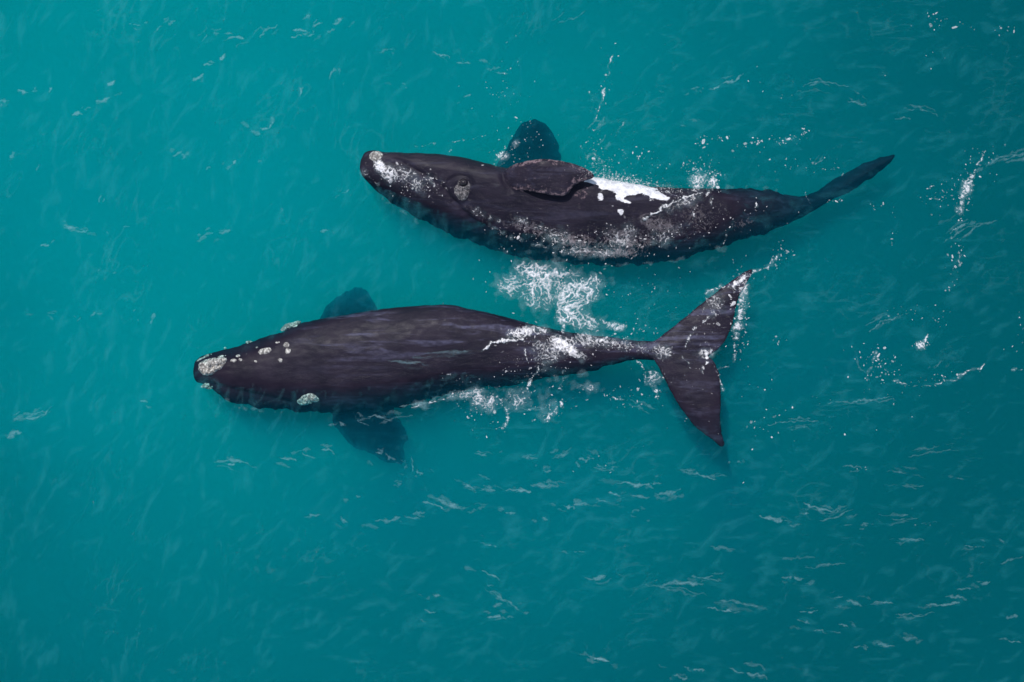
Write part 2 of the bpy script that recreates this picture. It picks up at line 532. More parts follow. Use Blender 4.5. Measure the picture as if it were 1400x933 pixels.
attr(body.data, "white", np.full(len(v), -1.0))

cal1 = [Q([(125, 500), (180, 482), (240, 472), (292, 480), (272, 510), (238, 550), (182, 582), (135, 567), (120, 530)], 240, 370),
        Q([(100, 497), (130, 476), (190, 450), (200, 462), (150, 482), (108, 505)], 240, 370),
        Q([(125, 637), (165, 613), (203, 635), (190, 655), (150, 648)], 240, 370),
        Q([(566, 322), (590, 296), (640, 280), (688, 276), (672, 296), (630, 318), (580, 336)], 240, 370),
        Q([(650, 717), (690, 690), (735, 663), (765, 680), (797, 716), (740, 728), (690, 752)], 240, 370)]
for cx, cy, rx, ry, ro in [(315, 492, 21, 11, -0.1), (340, 468, 14, 10, 0), (378, 456, 17, 7, -0.2), (357, 488, 15, 9, 0.2), (395, 393, 19, 9, -0.1), (443, 420, 9, 6, 0),
                           (490, 442, 39, 20, -0.25), (555, 394, 18, 7, -0.05), (607, 407, 18, 18, 0), (617, 441, 17, 20, 0.3), (440, 497, 13, 7, 0.2), (575, 491, 15, 12, 0),
                           (262, 425, 6, 5, 0), (250, 470, 26, 9, -0.3)]:
    cal1.append(Q(ell(cx, cy, rx * 1.1, ry * 1.1, ro), 240, 370))
for k, c in enumerate(cal1):
    big = k < 5
    crust(c, whale, 0, 0.14 if k == 0 else 0.10 if big else 0.06, k * 7, ragged=0.045 if big else 0.015)

# ---- the whale rolled on its side (upper in the picture)
whale2 = bpy.data.objects.new("whale", None); COL.objects.link(whale2)
tag(whale2, "black whale rolled onto its side with white belly patch, open eye and raised mottled flipper", "whale", "whales swimming at the surface")
W2 = [  # px, top, bottom, depth of the widest line, height above it, lean
    (490.5, 226, 231, -0.12, 0.06, 0),
    (493.5, 216, 239, -0.14, 0.16, 0.1),
    (499, 208, 246, -0.18, 0.26, 0.2),
    (508, 205, 254, -0.22, 0.36, 0.35),
    (527, 208, 270, -0.275, 0.555, 0.5),
    (550, 209, 285, -0.329, 0.689, 0.55),
    (585, 210, 304, -0.384, 0.814, 0.6),
    (620, 214.5, 321, -0.421, 0.901, 0.65),
    (655, 221, 333, -0.458, 0.978, 0.65),
    (690, 230, 345, -0.476, 1.016, 0.65),
    (740, 236, 354, -0.494, 1.034, 0.65),
    (800, 242, 360, -0.504, 1.034, 0.65),
    (855, 250, 361, -0.504, 0.994, 0.6),
    (905, 256, 357, -0.504, 0.904, 0.55),
    (940, 257, 350, -0.504, 0.774, 0.5),
    (980, 257, 340, -0.512, 0.612, 0.4),
    (1030, 257, 321, -0.6, 0.52, 0.3),
    (1060, 259, 313, -0.66, 0.46, 0.3),
    (1092, 266, 300, -0.74, 0.38, 0.2),
    (1115, 264, 288, -0.8, 0.26, 0.1),
    (1140, 247, 274, -0.85, 0.18, 0)]
fk = [(1085, 275), (1112, 264), (1127, 256), (1150, 240), (1175, 227), (1200, 215), (1220, 209), (1231, 208), (1229, 214), (1220, 224), (1200, 240), (1175, 256), (1145, 271), (1115, 288), (1090, 296)]
fk_low = [(1095, 274), (1120, 262), (1145, 252), (1165, 246), (1168, 252), (1150, 264), (1120, 282), (1095, 292)]
def z_fk(x, y):
    t = (x / S + 700 - 1100) / 130; return -0.84 + 0.40 * np.clip(t, 0, 1)
def z_fkl(x, y):
    t = (x / S + 700 - 1100) / 70; return -0.95 - 1.7 * np.clip(t, 0, 1)
fp2_far = [(668, 250), (676, 222), (692, 196), (704, 172), (718, 158), (738, 155), (752, 166), (762, 183), (769, 206), (770, 228), (758, 260), (710, 270)]
def z_fp2(x, y):
    t = (y - P(0, 240)[1]) / (80 * S); return -1.45 + 0.20 * np.clip(t, -0.4, 1.1)
fp2 = [(684, 247), (689, 234), (704, 226), (730, 222), (752, 221.5), (776, 225), (796, 232), (808, 240), (813, 245), (802, 250), (788, 254), (781, 259), (776, 269), (768, 272), (754, 270),
       (730, 267), (711, 262), (694, 257)]
def z_up(x, y):
    px = x / S + 700; py = 466.5 - y / S
    return 0.44 + 0.46 * smooth(684, 742, px) - 0.05 * smooth(770, 815, px) - 0.004 * (py - 245)
body2 = fuse("body", [loft(W2), blade(fk, z_fk, 0.14, 0.3, wob=0.03, droop=0.22), blade(fk_low, z_fkl, 0.12, 0.3), blade(fp2_far, z_fp2, 0.13, 0.5, wob=0.04, droop=0.25),
                      blade(fp2, z_up, 0.085, 0.22, 0.03, wob=0.015)], 0.036, whale2)
relief(body2, [([(606, 268), (611, 252), (622, 243), (636, 242), (645, 250), (646, 264)], 0.035, 0.06),
               ([(646, 262), (640, 278), (628, 283), (614, 275)], 0.025, 0.06),
               ([(505, 222), (518, 219), (534, 217), (548, 222), (570, 235), (600, 252), (622, 280), (650, 305), (668, 316)], 0.07, 0.07),
               ([(690, 226), (686, 240), (692, 257), (706, 266)], 0.06, 0.06)], 60)
make_tree(body2)
v = verts(body2.data)
px = v[:, 0] / S + 700; py = 466.5 - v[:, 1] / S
attr(body2.data, "painted_sheen", 0.30 * np.ones(len(v)))
on_fl = sdf(v[:, 0], v[:, 1], np.stack(PX(*np.array(fp2).T), 1))
sel = (v[:, 2] > np.array(z_up(v[:, 0], v[:, 1])) - 0.10) & (on_fl > -0.03) & (px > 690) & (px < 816) & (py < 275)
mot = np.where(sel, 0.14 + 0.8 * smooth(0.20, 0.03, on_fl), 0.0) * smooth(686, 704, px)
near = smooth(0.5, 0.0, np.hypot(px - 794, (py - 266) * 1.2) * S) * 0.40
attr(body2.data, "mottle", np.maximum(mot, near))
wp = Q([(60, 395), (120, 330), (260, 360), (430, 420), (540, 490), (520, 505), (440, 497), (385, 462), (320, 470), (288, 490), (330, 522), (280, 514), (245, 500), (238, 465), (180, 445), (130, 415)], 780, 150)
wd = sdf(v[:, 0], v[:, 1], np.stack(PX(*np.array(wp).T), 1))
for cx, cy, rx, ry in [(160, 480, 13, 15), (268, 558, 11, 8), (272, 572, 7, 14), (226, 534, 14, 5), (432, 499, 26, 6)]:
    X0, Y0 = P(780 + cx / 4, 150 + cy / 4)
    e = np.hypot((v[:, 0] - X0) / (rx / 4 * S), (v[:, 1] - Y0) / (ry / 4 * S))
    wd = np.maximum(wd, (1 - e) * 0.05)
wd = np.where((px > 780) & ~(sel & (px < 816)), np.clip(wd * 2.2, -1, 1), -1.0)
attr(body2.data, "white", wd)

crust(Q([(95, 250), (120, 228), (160, 226), (180, 240), (172, 268), (140, 290), (110, 285)], 480, 150), whale2, 1, 0.07, 3)
crust(Q([(556, 440), (578, 412), (592, 388), (640, 384), (658, 420), (656, 455), (636, 496), (608, 512), (574, 482)], 480, 150), whale2, 1, 0.05, 9, ragged=0.03, mat=M_CAL_GREY)
def eye(px_, py_, r, parent, which):
    x, y = P(px_, py_); z = skin_z(x, y, which)
    V = []; F = []; n, m = 10, 18
    for i in range(n + 1):
        t = math.pi * i / n
        for j in range(m):
            a = 2 * math.pi * j / m
            V.append((x + r * math.sin(t) * math.cos(a), y + r * 0.85 * math.sin(t) * math.sin(a), z + 0.05 + r * 0.8 * math.cos(t)))
    for i in range(n):
        for j in range(m): F.append((i * m + j, (i + 1) * m + j, (i + 1) * m + (j + 1) % m, i * m + (j + 1) % m))
    mesh_ob("eye", V, F, M_EYE, parent)
    V = []; F = []; m2, k2 = 28, 8          # the lid, a soft ring of skin round the eye
    for i in range(m2):
        a = 2 * math.pi * i / m2
        for j in range(k2):
            b = 2 * math.pi * j / k2; rr = r * 1.10 + 0.02 * math.cos(b)
            V.append((x + rr * math.cos(a), y + rr * 0.85 * math.sin(a), z + 0.01 + 0.02 * math.sin(b)))
    for i in range(m2):
        for j in range(k2): F.append((i * k2 + j, ((i + 1) % m2) * k2 + j, ((i + 1) % m2) * k2 + (j + 1) % k2, i * k2 + (j + 1) % k2))
    o = mesh_ob("eyelid", V, F, M_SKIN, parent)
    for k, q in (("white", -1.0), ("mottle", 0.0), ("painted_sheen", 0.0)): attr(o.data, k, np.full(len(V), q))
eye(480 + 616 / 4, 150 + 405 / 4, 0.095, whale2, 1)

# ------------------------------------------------------------------ foam
def base_z(v2):
    """what a bubble at this spot floats or lies on: the sea or a whale's skin"""
    return np.maximum(wave(v2[:, 0], v2[:, 1]), skin_zs(v2))

def foam(label, strokes=(), blobs=(), lace=0.22, gain=1.0, cut=0.86, height=0.035, seed=0, d=0.0145, mat=None, name="sea_foam", cat="foam", churn=True):
    """strokes: (points in px, half width px, strength, breakup); blobs: (px, py, rx, ry, rotation, strength)"""
    ext = []
    for pts, w, s, *_ in strokes: ext += [(a - 2.2 * w, b - 2.2 * w) for a, b in pts] + [(a + 2.2 * w, b + 2.2 * w) for a, b in pts]
    for cx, cy, rx, ry, ro, s in blobs:
        r = max(rx, ry) * 1.6; ext += [(cx - r, cy - r), (cx + r, cy + r)]
    ext = np.array(ext)
    x0, y1 = P(*ext.min(0)); x1, y0 = P(*ext.max(0))
    X, Y = np.meshgrid(np.arange(x0, x1, d), np.arange(y0, y1, d))
    E = np.zeros(X.shape)
    for pts, w, s, *r in strokes:
        p = np.stack(PX(*chaikin(pts, 2, False).T), 1)
        q, al = seg_dist(X + 0.07 * perlin(X * 4.5, Y * 4.5, seed + 61) + 0.03 * perlin(X * 13, Y * 13, seed + 62), Y + 0.07 * perlin(X * 4.5, Y * 4.5, seed + 63) + 0.03 * perlin(X * 13, Y * 13, seed + 64), p)
        wv = w * S * (0.75 + 0.6 * perlin(al * 9 + seed, al * 0 + 0.5 + seed, seed + 91))
        e = s * np.exp(-(q / np.maximum(wv, 0.012)) ** 2)
        if r: e *= 1 - r[0] * smooth(-0.15, 0.35, perlin(al * 14 + seed * 3.1, al * 0 + seed, seed + 93))
        e *= smooth(-0.001, 0.06, al) * smooth(1.001, 0.94, al) * 0.6 + 0.4
        E = np.maximum(E, e)
    for cx, cy, rx, ry, ro, s in blobs:
        X0, Y0 = P(cx, cy); c, sn = math.cos(ro), math.sin(ro)
        a = ((X - X0) * c - (Y - Y0) * sn) / (rx * S); b = ((X - X0) * sn + (Y - Y0) * c) / (ry * S)
        E = np.maximum(E, s * np.exp(-(a * a + b * b) ** 1.3))
    wx = X + 0.10 * perlin(X * 3.1, Y * 3.1, seed + 1) + 0.03 * perlin(X * 11, Y * 11, seed + 21); wy = Y + 0.10 * perlin(X * 3.1, Y * 3.1, seed + 2) + 0.03 * perlin(X * 11, Y * 11, seed + 22)
    r1 = 1 - np.abs(perlin(wx / lace, wy / lace, seed + 3)) * 2.6
    r2 = 1 - np.abs(perlin(wx / lace * 2.3, wy / lace * 2.3, seed + 4)) * 2.6
    fine = perlin(X * 17, Y * 17, seed + 6)
    patch = fbm(X * 1.6, Y * 1.6, seed + 7, 2)
    r = np.maximum(r1 * (0.85 + 0.4 * perlin(X * 5, Y * 5, seed + 11)), r2 - 0.16)
    Fd = np.where(E > 0.10, gain * E - 1.06 + 0.55 * np.maximum(r, -0.4) + 0.26 * patch + 0.14 * fine + 0.06 * perlin(X * 38, Y * 38, seed + 8), -1.0)
    v2, f, faces = field_mesh(Fd, x0, y0, d)
    if not faces: return None
    h = height * np.clip(f / 0.4, 0, 1.4) ** 0.6 * (0.8 + 0.5 * perlin(v2[:, 0] * 11, v2[:, 1] * 11, seed))
    V = np.column_stack([v2, base_z(v2) + 0.006 + h]); cov = np.clip(0.08 + f / 0.50, 0, 1); nfoam = len(faces)
    if churn:                            # the milky water round it, full of tiny bubbles
        k = 3
        Fc = (E - 0.42 + 0.40 * patch + 0.35 * perlin(X * 6, Y * 6, seed + 13))[::k, ::k]
        w2, g, fc = field_mesh(Fc, x0, y0, d * k)
        if len(fc):
            n0 = len(V)
            V = np.vstack([V, np.column_stack([w2, base_z(w2) + 0.003])]); cov = np.concatenate([cov, np.clip(g / 0.6, 0, 1) * np.where(skin_zs(w2) > wave(w2[:, 0], w2[:, 1]), 0.45, 1.0)])
            faces = faces + [[n0 + q for q in p] for p in fc]
    o = mesh_ob(name, V, faces, mat or M_FOAM)
    if churn:
        o.data.materials.append(M_CHURN)
        o.data.polygons.foreach_set("material_index", [0] * nfoam + [1] * (len(faces) - nfoam))
    attr(o.data, "cover", cov)
    tag(o, label, cat, None, "stuff")
    return o

def drops(label, groups, name="sea_foam", seed=0, cat="foam", mat=None):
    """scattered bubbles and droplets: groups of (px, py, rx, ry, rotation, count, size px, height m)"""
    r = np.random.default_rng(seed + 500)
    V = []; F = []
    for cx, cy, rx, ry, ro, nn_, size, hz in groups:
        nn_ = max(1, int(nn_ * 0.7)) if nn_ > 12 else nn_
        g = np.clip(r.normal(0, 0.55, (nn_, 2)), -1.6, 1.6)
        ax_ = cx + g[:, 0] * rx * math.cos(ro) - g[:, 1] * ry * math.sin(ro)
        ay_ = cy + g[:, 0] * rx * math.sin(ro) + g[:, 1] * ry * math.cos(ro)
        x, y = PX(ax_, ay_)
        z = base_z(np.stack([x, y], 1)) + 0.006 + np.abs(r.normal(0, 0.5, nn_)) * hz
        rad = size * S * 0.5 * np.exp(r.normal(-0.60, 0.50, nn_))
        for k in range(nn_):
            o = len(V); m = 6; st = r.uniform(1, 2.0); an = r.uniform(0, 3.14)
            for j in range(m):
                t = 2 * math.pi * j / m; q = rad[k] * r.uniform(0.75, 1.2)
                a, b = q * st * math.cos(t), q * math.sin(t) / math.sqrt(st)
                V.append((x[k] + a * math.cos(an) - b * math.sin(an), y[k] + a * math.sin(an) + b * math.cos(an), z[k]))
            V.append((x[k], y[k], z[k] + rad[k] * 0.6))
            F += [(o + j, o + (j + 1) % m, o + m) for j in range(m)]
    ob = mesh_ob(name, V, F, mat or M_FOAM)
    attr(ob.data, "cover", np.repeat(r.uniform(0.04, 0.62, len(V) // 7), 7))
    tag(ob, label, cat, None, "stuff")
    return ob

# between the two whales
foam("lacy white foam floating on the water between the two whales",
     blobs=[(700, 392, 26, 24, 0, 0.80), (838, 446, 34, 9, 0.15, 0.86), (770, 375, 34, 16, 0, 0.86), (758, 396, 70, 42, 0.3, 0.90), (728, 370, 38, 20, 0.2, 0.92), (790, 402, 44, 30, 0.0, 0.96), (800, 440, 44, 18, 0.15, 0.90), (735, 408, 46, 24, 0.4, 0.86), (772, 428, 20, 24, 0.2, 0.98), (815, 385, 26, 16, 0, 0.8)],
     strokes=[([(800, 436), (830, 443), (852, 450)], 5, 0.9, 0.5), ([(768, 420), (772, 440), (768, 458)], 5, 0.95, 0.4), ([(784, 415), (782, 440), (786, 455)], 4, 0.9, 0.5)],
     lace=0.24, seed=101, cut=0.84)
drops("loose foam specks round the lacy foam between the whales", [(760, 400, 95, 55, 0.1, 150, 2.2, 0.02), (880, 400, 80, 40, 0.2, 45, 2.0, 0.0), (860, 450, 50, 14, 0.2, 50, 2.4, 0.02)], seed=1)
# on the swimming whale's tail stock
foam("thick white splash foam over the tail stock of the back up whale",
     blobs=[(712, 455, 24, 10, -0.2, 1.24), (738, 452, 22, 8, 0.1, 0.95), (768, 470, 26, 14, 0.5, 1.21), (786, 482, 24, 10, 0.5, 1.14), (745, 480, 30, 26, 0.3, 0.85), (795, 465, 34, 16, 0.1, 0.89),
            (840, 470, 44, 12, 0.1, 0.81), (880, 474, 22, 12, 0.1, 0.81)],
     strokes=[([(660, 480), (668, 471), (684, 466), (702, 466), (718, 462)], 3.5, 1.24, 0.2), ([(716, 477), (717, 487), (721, 497)], 2.2, 1.14, 0.1), ([(738, 495), (733, 510), (722, 528)], 3.5, 0.99, 0.5),
              ([(768, 506), (769, 520), (766, 535)], 3.5, 0.94, 0.5), ([(800, 464), (850, 470), (892, 480)], 5, 0.91, 0.6)],
     lace=0.17, seed=140, cut=0.84, height=0.05)
drops("foam specks on the tail stock of the back up whale", [(745, 478, 55, 30, 0.2, 160, 2.2, 0.05), (840, 472, 60, 14, 0.1, 120, 2.0, 0.03), (615, 515, 25, 8, 0, 16, 1.8, 0), (706, 505, 40, 18, 0, 40, 1.8, 0)], seed=2)
# below the swimming whale
foam("broken foam on the water beside the lower flank of the back up whale",
     strokes=[([(690, 553), (695, 565), (692, 585)], 4, 1.04, 0.3), ([(691, 551), (683, 556), (676, 568)], 2.5, 0.99, 0.4), ([(770, 545), (764, 557), (750, 566), (748, 580)], 5, 1.01, 0.4), ([(675, 588), (690, 585)], 2.2, 0.99, 0.3),
              ([(725, 520), (718, 535), (716, 545)], 3, 0.93, 0.5), ([(838, 541), (850, 545), (862, 546)], 4, 1.09, 0.3), ([(790, 525), (800, 530), (812, 533)], 3, 0.91, 0.4), ([(560, 558), (590, 551), (612, 543), (630, 536)], 2.2, 0.95, 0.3)],
     blobs=[(705, 548, 40, 20, 0.2, 0.72), (748, 552, 28, 26, 0.3, 0.70), (800, 530, 30, 12, 0.1, 0.68), (668, 552, 30, 18, 0.2, 0.79), (640, 538, 30, 10, -0.2, 0.81), (655, 545, 12, 8, 0, 0.89)],
     lace=0.16, seed=170, cut=0.84)
drops("foam specks on the water beside the lower flank of the back up whale", [(665, 555, 45, 26, 0.2, 150, 2.0, 0.0), (735, 545, 45, 30, 0.3, 80, 1.9, 0.0), (845, 545, 45, 14, 0.2, 45, 1.9, 0)], seed=3)
# tail flukes
foam("white foam streaming off the spread tail flukes",
     strokes=[([(1018, 376), (1012, 390), (1014, 410), (1010, 440), (1006, 470)], 7, 0.95, 0.35), ([(1000, 392), (1012, 386), (1022, 374)], 5, 1.14, 0.2), ([(1022, 376), (1040, 368), (1056, 358), (1064, 352)], 3.5, 1.07, 0.3),
              ([(965, 405), (975, 396), (992, 391), (1006, 396)], 4, 0.95, 0.3), ([(936, 480), (940, 462), (950, 450), (966, 436), (980, 424), (990, 412)], 3.5, 0.95, 0.35), ([(962, 415), (960, 430)], 2.2, 0.94, 0.4),
              ([(973, 476), (968, 490), (960, 505), (958, 512)], 4, 1.04, 0.4), ([(979, 500), (984, 515), (988, 535)], 2.2, 0.99, 0.4), ([(931, 482), (937, 496), (944, 502)], 2.0, 0.89, 0.4),
              ([(1003, 470), (1005, 485), (1004, 496)], 3, 0.99, 0.3), ([(983, 505), (997, 500)], 2.5, 0.94, 0.4)],
     blobs=[(980, 415, 26, 22, 0.6, 0.79), (965, 483, 16, 10, 0, 0.93), (1016, 400, 10, 30, 0, 0.84), (905, 480, 22, 14, 0.2, 0.81)],
     lace=0.15, seed=200, cut=0.84)
foam("thin foam strand trailing below the tail stock",
     strokes=[([(871, 490), (880, 505), (885, 515), (883, 528)], 3.5, 1.04, 0.4), ([(885, 508), (900, 512), (908, 520)], 2.5, 0.95, 0.4), ([(893, 515), (898, 535), (896, 547), (906, 541)], 3, 0.95, 0.35)],
     blobs=[(893, 515, 20, 14, 0.4, 0.83)], lace=0.14, seed=220, cut=0.84)
drops("foam specks round the spread tail flukes", [(1012, 425, 12, 60, 0.0, 220, 2.2, 0.03), (970, 450, 40, 40, 0.0, 70, 1.9, 0.02), (960, 520, 30, 50, 0, 40, 1.7, 0), (895, 520, 25, 25, 0, 60, 1.9, 0.0), (1040, 560, 60, 40, 0.2, 22, 2.6, 0),
                                                   (1075, 345, 16, 14, 0, 26, 2.4, 0), (1055, 362, 16, 8, -0.5, 26, 2.2, 0)], seed=4)
# along the rolled whale
foam("white wash breaking across the back of the rolled whale",
     strokes=[([(872, 306), (890, 294), (910, 282), (930, 274), (948, 268), (962, 262)], 4.5, 1.12, 0.12), ([(946, 262), (952, 248), (960, 240)], 7, 1.0, 0.2), ([(966, 270), (974, 258), (980, 245)], 5, 0.98, 0.3),
              ([(938, 315), (946, 298), (950, 284)], 2.5, 0.9, 0.3), ([(972, 285), (974, 268)], 2.5, 0.9, 0.4), ([(895, 262), (925, 266), (950, 262)], 4, 0.8, 0.4), ([(1030, 284), (1032, 276)], 3, 1.1, 0.1),
              ([(988, 335), (992, 315)], 2.2, 0.85, 0.4), ([(1045, 312), (1056, 300)], 2.5, 0.82, 0.2), ([(1103, 262), (1107, 280)], 2.5, 0.9, 0.3)],
     blobs=[(956, 248, 16, 16, 0, 1.02), (974, 250, 9, 12, 0, 0.98), (930, 280, 40, 12, -0.5, 0.78)],
     lace=0.14, seed=240, cut=0.84, height=0.06)
foam("speckled broken foam along the waterline of the rolled whale",
     strokes=[([(640, 283), (655, 296), (680, 300), (710, 305), (740, 312), (770, 325)], 6, 0.80, 0.6), ([(660, 303), (690, 320), (730, 335), (790, 345), (830, 350)], 5, 0.76, 0.6), ([(583, 238), (590, 246), (594, 258)], 4, 0.86, 0.3)],
     blobs=[(760, 325, 26, 18, 0.3, 0.80), (790, 340, 20, 14, 0.2, 0.78), (845, 325, 40, 24, -0.4, 0.74), (712, 302, 14, 8, 0.2, 0.84), (900, 325, 50, 20, -0.3, 0.70), (655, 290, 16, 8, 0.5, 0.80), (800, 345, 90, 10, 0.05, 0.72)],
     lace=0.15, seed=262, cut=0.84, height=0.03)
drops("foam specks along the waterline of the rolled whale", [(740, 325, 90, 22, 0.15, 190, 1.9, 0.02), (850, 325, 70, 26, 0, 190, 1.7, 0.02), (940, 310, 60, 25, -0.3, 90, 1.7, 0.02), (1010, 300, 60, 22, -0.2, 40, 1.8, 0)], seed=5)
foam("brownish froth smeared over the flank of the rolled whale", mat=M_FROTH, churn=False,
     blobs=[(850, 325, 64, 22, 0.1, 1.0), (790, 328, 64, 18, 0.2, 0.94), (905, 308, 54, 22, 0.3, 0.92), (715, 310, 56, 14, 0.25, 0.88), (825, 345, 80, 11, 0, 0.92), (955, 300, 44, 30, 0.4, 0.80), (1010, 300, 40, 24, 0.3, 0.66), (650, 290, 30, 14, 0.5, 0.76)],
     lace=0.15, seed=272, cut=0.84, height=0.015, strokes=[([(925, 320), (940, 300), (962, 285)], 3, 0.9, 0.3), ([(1010, 318), (1030, 302), (1040, 285)], 2.5, 0.8, 0.3), ([(985, 300), (1000, 285), (1010, 270)], 2.5, 0.75, 0.3)])
foam("white water pouring over the snout of the rolled whale",
     blobs=[(521, 230, 15, 10, 0.8, 1.3), (535, 240, 20, 15, 0.6, 1.12), (553, 240, 24, 17, 0.5, 0.98), (566, 252, 26, 14, 0.5, 0.84), (590, 248, 18, 12, 0.4, 0.72), (500, 236, 10, 10, 0.8, 0.75)],
     strokes=[([(516, 222), (524, 236), (536, 256)], 5, 1.05, 0.1), ([(498, 236), (506, 246), (520, 252)], 3, 0.85, 0.4)],
     lace=0.13, seed=281, cut=0.84, height=0.05)
drops("foam specks over the snout of the rolled whale", [(560, 248, 36, 18, 0.5, 160, 1.7, 0.02), (590, 250, 25, 15, 0.2, 60, 1.7, 0.02)], seed=6)
drops("fine white spray drifting off the white belly patch", [(850, 248, 50, 9, 0.15, 1500, 1.2, 0.12), (822, 228, 26, 14, 0.6, 260, 1.1, 0.05), (905, 260, 40, 10, 0.1, 420, 1.2, 0.06), (955, 240, 18, 18, 0, 240, 1.6, 0.2), (975, 250, 12, 16, 0, 150, 1.6, 0.15)],
      name="spray", seed=7, cat="spray")
foam("foam where the submerged far flipper joins the rolled whale",
     strokes=[([(676, 222), (686, 212), (692, 208)], 4, 0.95, 0.2), ([(612, 213), (618, 206)], 3.5, 1.0, 0.1), ([(560, 200), (600, 196), (625, 192), (660, 188), (676, 186)], 1.8, 0.80, 0.3)],
     blobs=[(688, 214, 12, 8, -0.4, 0.85), (704, 196, 8, 6, 0, 0.76)], lace=0.13, seed=300, cut=0.84)
drops("foam specks over the submerged far flipper of the rolled whale", [(690, 212, 22, 14, -0.4, 60, 1.9, 0), (715, 190, 35, 25, 0, 60, 1.6, 0), (690, 150, 60, 50, 0, 28, 1.6, 0)], seed=8)
# off to the sides
foam("wavering foam strand beyond the raised flipper",
     strokes=[([(842, 70), (836, 82), (832, 98), (827, 110), (824, 124), (826, 136), (818, 148), (812, 168)], 2.6, 0.98, 0.35), ([(826, 120), (826, 132)], 3, 1.0, 0.1), ([(838, 190), (848, 176), (854, 168)], 2.2, 0.82, 0.3), ([(800, 215), (810, 212), (820, 216)], 5, 0.74, 0.3)],
     lace=0.14, seed=320, cut=0.84)
foam("vertical foam strand on open water beyond the rolled whale's tail",
     strokes=[([(1350, 203), (1342, 213), (1338, 224), (1328, 240), (1324, 252), (1318, 266), (1312, 288)], 4.5, 0.95, 0.4), ([(1330, 238), (1331, 262)], 3, 0.95, 0.3), ([(1312, 338), (1313, 352), (1311, 366)], 3, 0.98, 0.2), ([(1300, 318), (1302, 330)], 2, 0.85, 0.3)],
     blobs=[(1322, 255, 9, 22, 0.3, 0.86), (1312, 288, 8, 8, 0, 0.84)], lace=0.12, seed=340, cut=0.84)
foam("small isolated clump of white foam on open water",
     strokes=[([(1268, 453), (1266, 465), (1262, 476), (1250, 472)], 4.5, 1.05, 0.1)], blobs=[(1259, 472, 9, 6, 0.3, 1.0)], lace=0.1, seed=361, cut=0.84)
foam("curved thin foam line on open water beyond the tail flukes",
     strokes=[([(1355, 492), (1344, 500), (1328, 507), (1312, 514), (1296, 522), (1270, 528), (1250, 530), (1230, 522), (1218, 518)], 2.0, 0.95, 0.35), ([(1292, 524), (1290, 514)], 1.8, 0.85, 0.2), ([(1218, 520), (1240, 525)], 4, 0.80, 0.4),
              ([(1200, 478), (1192, 500), (1185, 524)], 3.5, 0.76, 0.4), ([(1384, 506), (1398, 505)], 3, 0.82, 0.2)],
     lace=0.12, seed=380, cut=0.84)
drops("foam specks scattered on open water beyond the tail flukes", [(1200, 500, 35, 30, 0.8, 110, 2.2, 0), (1230, 430, 40, 12, -0.3, 22, 1.9, 0), (1290, 440, 20, 14, 0, 12, 1.8, 0), (1270, 520, 60, 8, -0.2, 36, 1.9, 0), (1260, 470, 14, 10, 0, 12, 2.0, 0),
      (1395, 470, 14, 40, 0, 20, 1.9, 0), (1060, 465, 12, 6, 0, 10, 2.2, 0), (1150, 560, 150, 60, 0, 30, 1.8, 0)], seed=9)
drops("foam specks round the vertical foam strand on open water", [(1320, 260, 14, 40, 0.25, 130, 2.1, 0), (1285, 270, 26, 22, 0, 60, 1.8, 0), (1312, 350, 10, 26, 0, 40, 1.9, 0), (1345, 225, 22, 25, 0.4, 30, 1.8, 0), (1300, 380, 10, 30, 0, 10, 1.7, 0)], seed=10)
drops("scattered foam dots in an arc above the rolled whale's tail", [(962, 196, 10, 10, 0, 20, 2.2, 0), (985, 189, 22, 4, 0, 18, 2.4, 0), (1030, 196, 26, 6, -0.2, 34, 2.6, 0), (1075, 192, 24, 10, -0.2, 38, 2.0, 0), (1098, 180, 5, 8, 0, 12, 2.2, 0), (1080, 225, 60, 14, 0, 34, 1.8, 0),
      (870, 215, 30, 18, 0.3, 60, 1.7, 0), (940, 225, 40, 12, 0, 40, 1.8, 0), (1130, 232, 25, 8, 0, 14, 1.9, 0), (1142, 275, 10, 3, 0, 8, 2.6, 0), (1210, 285, 22, 8, 0.4, 16, 2.2, 0), (1220, 320, 12, 20, 0, 8, 1.8, 0)], seed=12)
drops("pale foam dots floating together on the far open water", [(1278, 28, 16, 14, 0.4, 16, 2.8, 0), (1310, 36, 40, 8, 0.1, 16, 2.4, 0), (1375, 40, 16, 8, 0, 8, 2.4, 0), (1290, 85, 60, 30, 0, 6, 1.7, 0)], seed=13)
drops("lone bright foam dots on the dark water below the flukes", [(1180, 642, 20, 2, 0, 3, 3.0, 0), (1015, 660, 3, 2, 0, 1, 3.0, 0), (1258, 718, 12, 2, 0, 3, 2.6, 0), (1040, 585, 30, 10, 0, 8, 3.0, 0), (840, 640, 60, 10, 0, 5, 1.8, 0)], seed=14)
drops("foam dots on the water round the wavering foam strand", [(828, 110, 14, 40, 0.2, 34, 1.8, 0), (700, 80, 40, 40, 0, 10, 1.7, 0), (815, 195, 20, 26, 0.3, 50, 1.7, 0), (690, 130, 26, 14, 0, 20, 1.7, 0), (1060, 110, 40, 40, 0, 8, 1.6, 0)], seed=15)

